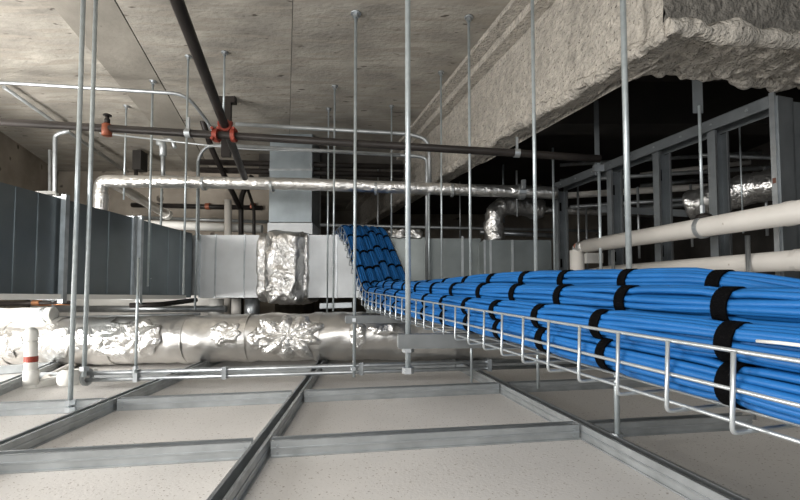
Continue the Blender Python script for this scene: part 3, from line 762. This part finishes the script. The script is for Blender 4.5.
for px, w, mm, lab in ((216, 7, 'white', 'white block stub under the pale duct, left of three'), (236, 4.5, 'pvc', 'cream stub under the pale duct, middle of three'), (252, 7, 'galv', 'grey round stub under the pale duct, right of three')):
    c = W(px, 318, 3.95); solid('pipe_stub', MB().lathe((c.x, c.y, .05), (0, 0, 1), [(0, w/F*3.95), (.30, w/F*3.95), (.32, w/F*3.95*1.05), (.44, w/F*3.95)], 16), mm, lab, 'pipe')
p = W(332, 305, 3.9); solid('steel_angle', MB().bar(W(320, 306, 3.7), W(352, 305, 3.7), .03, .045), 'galv', 'short steel bar behind the far trapeze bar under the duct', 'bar')
solid('floor_batten', MB().bar(WZ(-30, 372, .03), WZ(50, 366, .03), .06, .05), 'galvd', 'grey batten lying on the boards behind the white elbow pipe', 'batten')
pipe('floor_pipe', 'pale pipe lying on the boards, slanting away behind the white elbow', 'pipe', [WZ(46, 379, .025), WZ(82, 360, .025)], .022, 'pvc')
# white block added far left to brighten the gap under the dark duct
solid('white_block', MB().box((-4.0, 4.55, .12), (-1.9, 5.0, .62)), 'white', 'low white block added to brighten the gap under the dark duct', 'duct')

# ------------------------------------------------------------------ metal stud partition
s0_, s1_ = V((1.28, 3.47, 1.45)), V((1.735, 1.94, 1.45))
wd = (s0_-s1_).normalized(); wn = V((wd.y, -wd.x, 0))              # wn points right, away from us
if wn.x < 0: wn = -wn
SD = .10
tk = thing('top_track', 'steel top track of the stud partition under the dark void', 'track', ((s0_+s1_)/2).xy.to_3d()+V((0, 0, 1.38)))
part('front_flange', MB().bar(s1_+V((0, 0, -.03)), s0_+V((0, 0, -.03)), .004, .06), 'stud', tk)
part('track_web', MB().prof(s1_, s0_, [(-.002 , -.004), (SD*(-1 if frame(s0_-s1_)[1].dot(wn) < 0 else 1), -.004), (SD*(-1 if frame(s0_-s1_)[1].dot(wn) < 0 else 1), 0), (-.002, 0)]), 'stud', tk)
part('back_flange', MB().bar(s1_+wn*SD+V((0, 0, -.03)), s0_+wn*SD+V((0, 0, -.03)), .004, .06), 'stud', tk)
b = MB()
for i in range(9): b.nut(s1_.lerp(s0_, .06+i*.11)-wn*.004+V((0, 0, -.03)), .006, .004, wn, 8)
part('screw', b, 'galv', tk)
def onwall(px):
    r = ray(px, 297); t = r.x/r.y; k = (t*s1_.y-s1_.x)/((s0_.x-s1_.x)-t*(s0_.y-s1_.y)); return s1_.lerp(s0_, k)
def studobj(px, label, dep=SD, name='metal_stud'):
    p = onwall(px); o = thing(name, label, 'stud', (p.x, p.y, .0), 'studs of the partition')
    fl = .042; th = .003
    e = wd*-1                                     # towards the camera
    def q(a, b_): v = p + wn*a + e*b_; return (v.x, v.y)
    z1 = 1.385 if name == 'metal_stud' else 1.47
    part('front_flange', prism([q(0, 0), q(0, fl), q(th, fl), q(th, 0)], .0, z1), 'stud', o)
    part('web', prism([q(th, 0), q(th, th), q(dep-th, th), q(dep-th, 0)], .0, z1), 'stud', o)
    part('back_flange', prism([q(dep-th, 0), q(dep-th, fl), q(dep, fl), q(dep, 0)], .0, z1), 'stud', o)
    part('lip', prism([q(th, fl-th), q(th, fl), q(.014, fl), q(.014, fl-th)], .0, z1), 'galv', o)
    part('lip', prism([q(dep-.014, fl-th), q(dep-.014, fl), q(dep-th, fl), q(dep-th, fl-th)], .0, z1), 'galv', o)
    b = MB()
    for z in (.75, 1.22): b.add([(*q(dep/2-.014, th+.001), z), (*q(dep/2+.014, th+.001), z), (*q(dep/2+.014, th+.001), z+.07), (*q(dep/2-.014, th+.001), z+.07),
                               (*q(dep/2-.014, th+.002), z), (*q(dep/2+.014, th+.002), z), (*q(dep/2+.014, th+.002), z+.07), (*q(dep/2-.014, th+.002), z+.07)],
                              [(0,1,2,3),(7,6,5,4),(0,4,5,1),(1,5,6,2),(2,6,7,3),(3,7,4,0)])
    part('punch_hole', b, 'strap', o, 'dark punched slot')
    return o
studobj(556, 'farthest steel stud of the partition, behind the vertical cream pipe')
studobj(609, 'steel stud second from the far end of the partition')
studobj(656, 'steel stud at the middle of the partition, above the cream pipes')
studobj(712, 'steel stud second from the near end of the partition')
# near jamb
p = onwall(776); o = thing('steel_jamb', 'broad dark steel jamb at the right end of the partition', 'stud', (p.x, p.y, 0))
e = -wd
def q(a, b_): v = p + wn*a + e*b_; return (v.x, v.y)
part('front_flange', prism([q(0, 0), q(0, .022), q(.012, .022), q(.012, 0)], 0, 1.46), 'galv', o)
part('web', prism([q(.012, .02), q(.012, .03), q(.115, .03), q(.115, .02)], 0, 1.44), 'stud', o)
part('back_flange', prism([q(.105, 0), q(.105, .03), q(.115, .03), q(.115, 0)], 0, 1.44), 'stud', o)
part('rust_mark', prism([q(-.001, .004), q(-.001, .018), q(0, .018), q(0, .004)], 1.03, 1.055), 'rust', o)
p2 = onwall(776)+wn*.13+e*.02
solid('steel_jamb', prism([(p2.x, p2.y), (p2.x+.5, p2.y+.1), (p2.x+.5, p2.y+.13), (p2.x, p2.y+.03)], 0, 1.43), 'stud', 'grey steel plate at the right picture edge beyond the jamb', 'plate')
m0, m1 = W(598, 209, 3.12), W(697, 214, 3.0)
solid('stud_bridging', MB().bar(m1, m0, .006, .05), 'stud', 'horizontal steel bridging strip through the studs', 'strip')

# dark void behind: pipes and a foil flex
for i, (a, b_, d0, d1_, r, mm, lab) in enumerate([
    ((560, 181), (700, 172), 4.2, 3.9, .020, 'galvd', 'grey pipe in the dark bay, highest behind the studs'),
    ((560, 196), (700, 187), 4.0, 3.8, .030, 'pvc', 'pale pipe in the dark bay, second down behind the studs'),
    ((570, 207), (705, 198), 3.9, 3.7, .018, 'galv', 'thin bright pipe in the dark bay behind the studs'),
    ((480, 232), (560, 236), 4.1, 4.1, .022, 'galv', 'bright pipe above the grey box duct in the dark bay'),
    ((700, 155), (775, 158), 3.6, 3.5, .016, 'galvd', 'thin grey pipe behind the near studs, above the flex duct')]):
    pipe('void_pipe', lab, 'pipe', tow(W(*a, d0), W(*b_, d1_)) if i != 3 else [W(*a, d0), W(*b_, d1_)], r, mm)
fx = [W(495, 242, 3.72), W(493, 214, 3.72), W(506, 205, 3.75), W(540, 209, 3.85)]
o = thing('flex_duct', 'crinkled foil flex duct bending up out of the grey box duct', 'duct', fx[0])
part('flex_hose', MB().tube(resample(fillet(fx, .11, 9), .015), .085, 22, True, .022, 6), 'foilc', o)
part('thin_tail', MB().tube([W(518, 209, 3.82), W(660, 214, 4.2)], .035, 12), 'foil', o)
fx = [W(690, 205, 2.95), W(720, 198, 2.8), W(760, 186, 2.65), W(800, 178, 2.5)]
o = thing('flex_duct', 'crinkled foil flex duct in the dark bay behind the near studs', 'duct', fx[0])
part('flex_hose', MB().tube(resample(fillet(fx, .1, 6), .015), .10, 22, True, .022, 13), 'foilc', o)
for px, d, zt_, zb__, lab in ((578, 3.5, 1.45, .7, 'thin rod just right of the farthest stud, in the dark bay'), (586, 3.7, 1.30, .72, 'second thin rod right of the farthest stud, in the dark bay'),
        (638, 3.2, 1.35, .8, 'thin rod behind the middle stud in the dark bay'), (691, 3.3, 1.4, .9, 'thin rod left of the upper pipe hanger in the dark bay'), (766, 2.7, 1.35, .9, 'thin rod just left of the jamb in the dark bay'),
        (517, 3.6, 1.6, 1.2, 'thin rod above the elbow of the foil flex duct'), (460, 4.3, 1.7, 1.05, 'thin rod behind the grey duct, right of the conduit drop'), (378, 4.4, 1.9, .95, 'thin rod behind the cable climb, left of the beam foot'), (320, 4.45, 1.75, .95, 'thin rod right of the square riser duct, behind the cable climb')):
    rod(lab, px, 200, d, zt_, zb__, .009, plate=False, m='galvd', group='rods in the dark depth')
for a_, b_, d0, d1_, r, mm, lab in (((560, 165), (640, 160), 4.6, 4.4, .02, 'galvd', 'dim pipe high in the dark bay behind the farthest studs'), ((640, 208), (700, 203), 4.5, 4.4, .03, 'galvd', 'dim pipe behind the middle stud in the dark bay'),
        ((640, 175), (770, 160), 4.6, 4.2, .025, 'pvc', 'dim pale pipe deep behind the near studs'), ((640, 186), (700, 180), 5.0, 4.8, .03, 'galv', 'dim steel pipe deepest behind the middle stud')):
    pipe('void_pipe', lab, 'pipe', tow(W(*a_, d0), W(*b_, d1_)), r, mm)
c = W(521, 196, 3.25)
o = thing('pipe_clamp', 'bolted steel clamp at the right end of the crossing foil pipe', 'clamp', c-V((0, 0, .06)))
part('band', MB().ring(W(521, 192, 3.3), (1, 0, 0), .052, .05, .010, 18), 'galv', o); part('bolt', MB().nut(c+V((.01, -.04, .08)), .02, .07), 'galv', o)

# ------------------------------------------------------------------ cream pipes on the right
ua = [W(840, 206, .98), W(800, 212, 1.07), W(640, 237, 1.62), W(592, 245, 1.97)]
A_, B_ = W(800, 212, 1.46), W(586, 246, 2.72)
dv = (A_-B_).normalized()
E_ = B_ - dv*.10
o = thing('cream_pipe', 'upper cream pipe above the blue cables, turning down at its far end', 'pipe', A_ - V((0, 0, .04)), 'cream pipes beside the partition')
part('pipe_body', MB().tube([A_+dv*.45, B_], .0425, 24), 'pvc', o)
part('pipe_joint', MB().ring(W(790, 213.5, 1.497), dv, .0422, .022, .0028, 26), 'pvc', o)
part('foil_elbow', MB().tube(fillet([B_+dv*.01, E_, E_+V((0, 0, -.06))], .05), .036, 18, True, .005, 3), 'foil', o)
part('elbow_cover', MB().tube([E_+V((0, 0, -.02))-dv*.005, E_+V((0, 0, -.5))-dv*.005], .046, 20), 'pvc', o)
part('red_seal', MB().ring(E_+V((-.018, -.03, .005)), V((-.4, -1, .2)), .006, .006, .012, 14), 'orange', o)
A2, B2 = W(800, 260, 1.60), W(600, 272.5, 2.82)
d2 = (A2-B2).normalized()
o = thing('cream_pipe', 'lower cream pipe just above the blue cables', 'pipe', A2 - V((0, 0, .04)), 'cream pipes beside the partition')
part('pipe_body', MB().tube([A2+d2*.45, B2], .0405, 24), 'pvc', o)
part('pipe_coupling', MB().tube([B2+d2*.0, B2-d2*.11], .032, 18), 'white', o)
part('pipe_joint', MB().ring(W(799, 260, 1.606), d2, .0402, .02, .0028, 26), 'pvc', o)
o = solid('white_box', MB().box(tuple(W(587, 263, 3.0)), tuple(W(603, 253, 3.0)+V((0, .05, 0)))), 'white', 'small white box between the two cream pipes at their far end', 'box')
# hanger on the upper pipe
kk = (1.85-B_.y)/(A_.y-B_.y); hc = B_.lerp(A_, kk)
o = thing('pipe_hanger', 'dark ring hanger on a rod holding the upper cream pipe', 'hanger', hc)
part('ring', MB().ring(hc, dv, .0435, .020, .005, 26), 'galvd', o)
part('rod', MB().tube([hc+V((0, 0, .07)), (hc.x, hc.y, 1.36)], .0062, 10), 'zinc', o)
part('saddle', MB().lathe(hc+V((.006, 0, .040)), (0, 0, 1), [(0, .036), (.016, .028), (.024, .008)], 14), 'iron', o)
part('nut', MB().nut(hc+V((0, 0, .08)), .010, .035), 'galv', o)
part('strap', MB().box((hc.x-.022, hc.y+.006, 1.33), (hc.x+.022, hc.y+.010, 1.62)), 'stud', o)
for px, d, lab in ((613, 2.3, 'slim steel post between the far stud and the middle stud'), (748, 1.75, 'bright slim conduit behind the lower cream pipe')):
    c = W(px, 255, d); solid('slim_post', MB().tube([(c.x, c.y, .0), (c.x, c.y, .76)], .009, 10), 'galv', lab, 'post')

# ------------------------------------------------------------------ light
def area(name, loc, tgt, sx, sy, e, col=(1, .95, .88)):
    l = bpy.data.lights.new(name, 'AREA'); l.shape = 'RECTANGLE'; l.size = sx; l.size_y = sy; l.energy = e; l.color = col
    o = bpy.data.objects.new(name, l); COL.objects.link(o); o.location = loc
    o.rotation_euler = (V(tgt)-V(loc)).to_track_quat('-Z', 'Y').to_euler(); return o
N = (1, .97, .93)
area('work_lamp_left', (-2.9, .2, .85), (0, 2.6, .35), .8, .8, 38, N)
area('work_lamp_behind_duct', (-2.9, 1.8, .95), (-1.5, 3.2, 2.0), 1.3, .9, 20, N)
area('work_lamp_low', (-3.3, 1.3, .36), (-.6, 2.7, .05), .7, .28, 30, N)
area('work_lamp_front', (-.6, -.9, 1.3), (.3, 2.6, .5), .9, .9, 18, N)
w = bpy.data.worlds.new('world'); S.world = w; w.use_nodes = True
w.node_tree.nodes['Background'].inputs[0].default_value = (.9, .95, 1, 1); w.node_tree.nodes['Background'].inputs[1].default_value = .30
S.view_settings.view_transform = 'Standard'; S.view_settings.look = 'None'; S.view_settings.gamma = 1
S.view_settings.use_curve_mapping = False; S.view_settings.exposure = 0.88
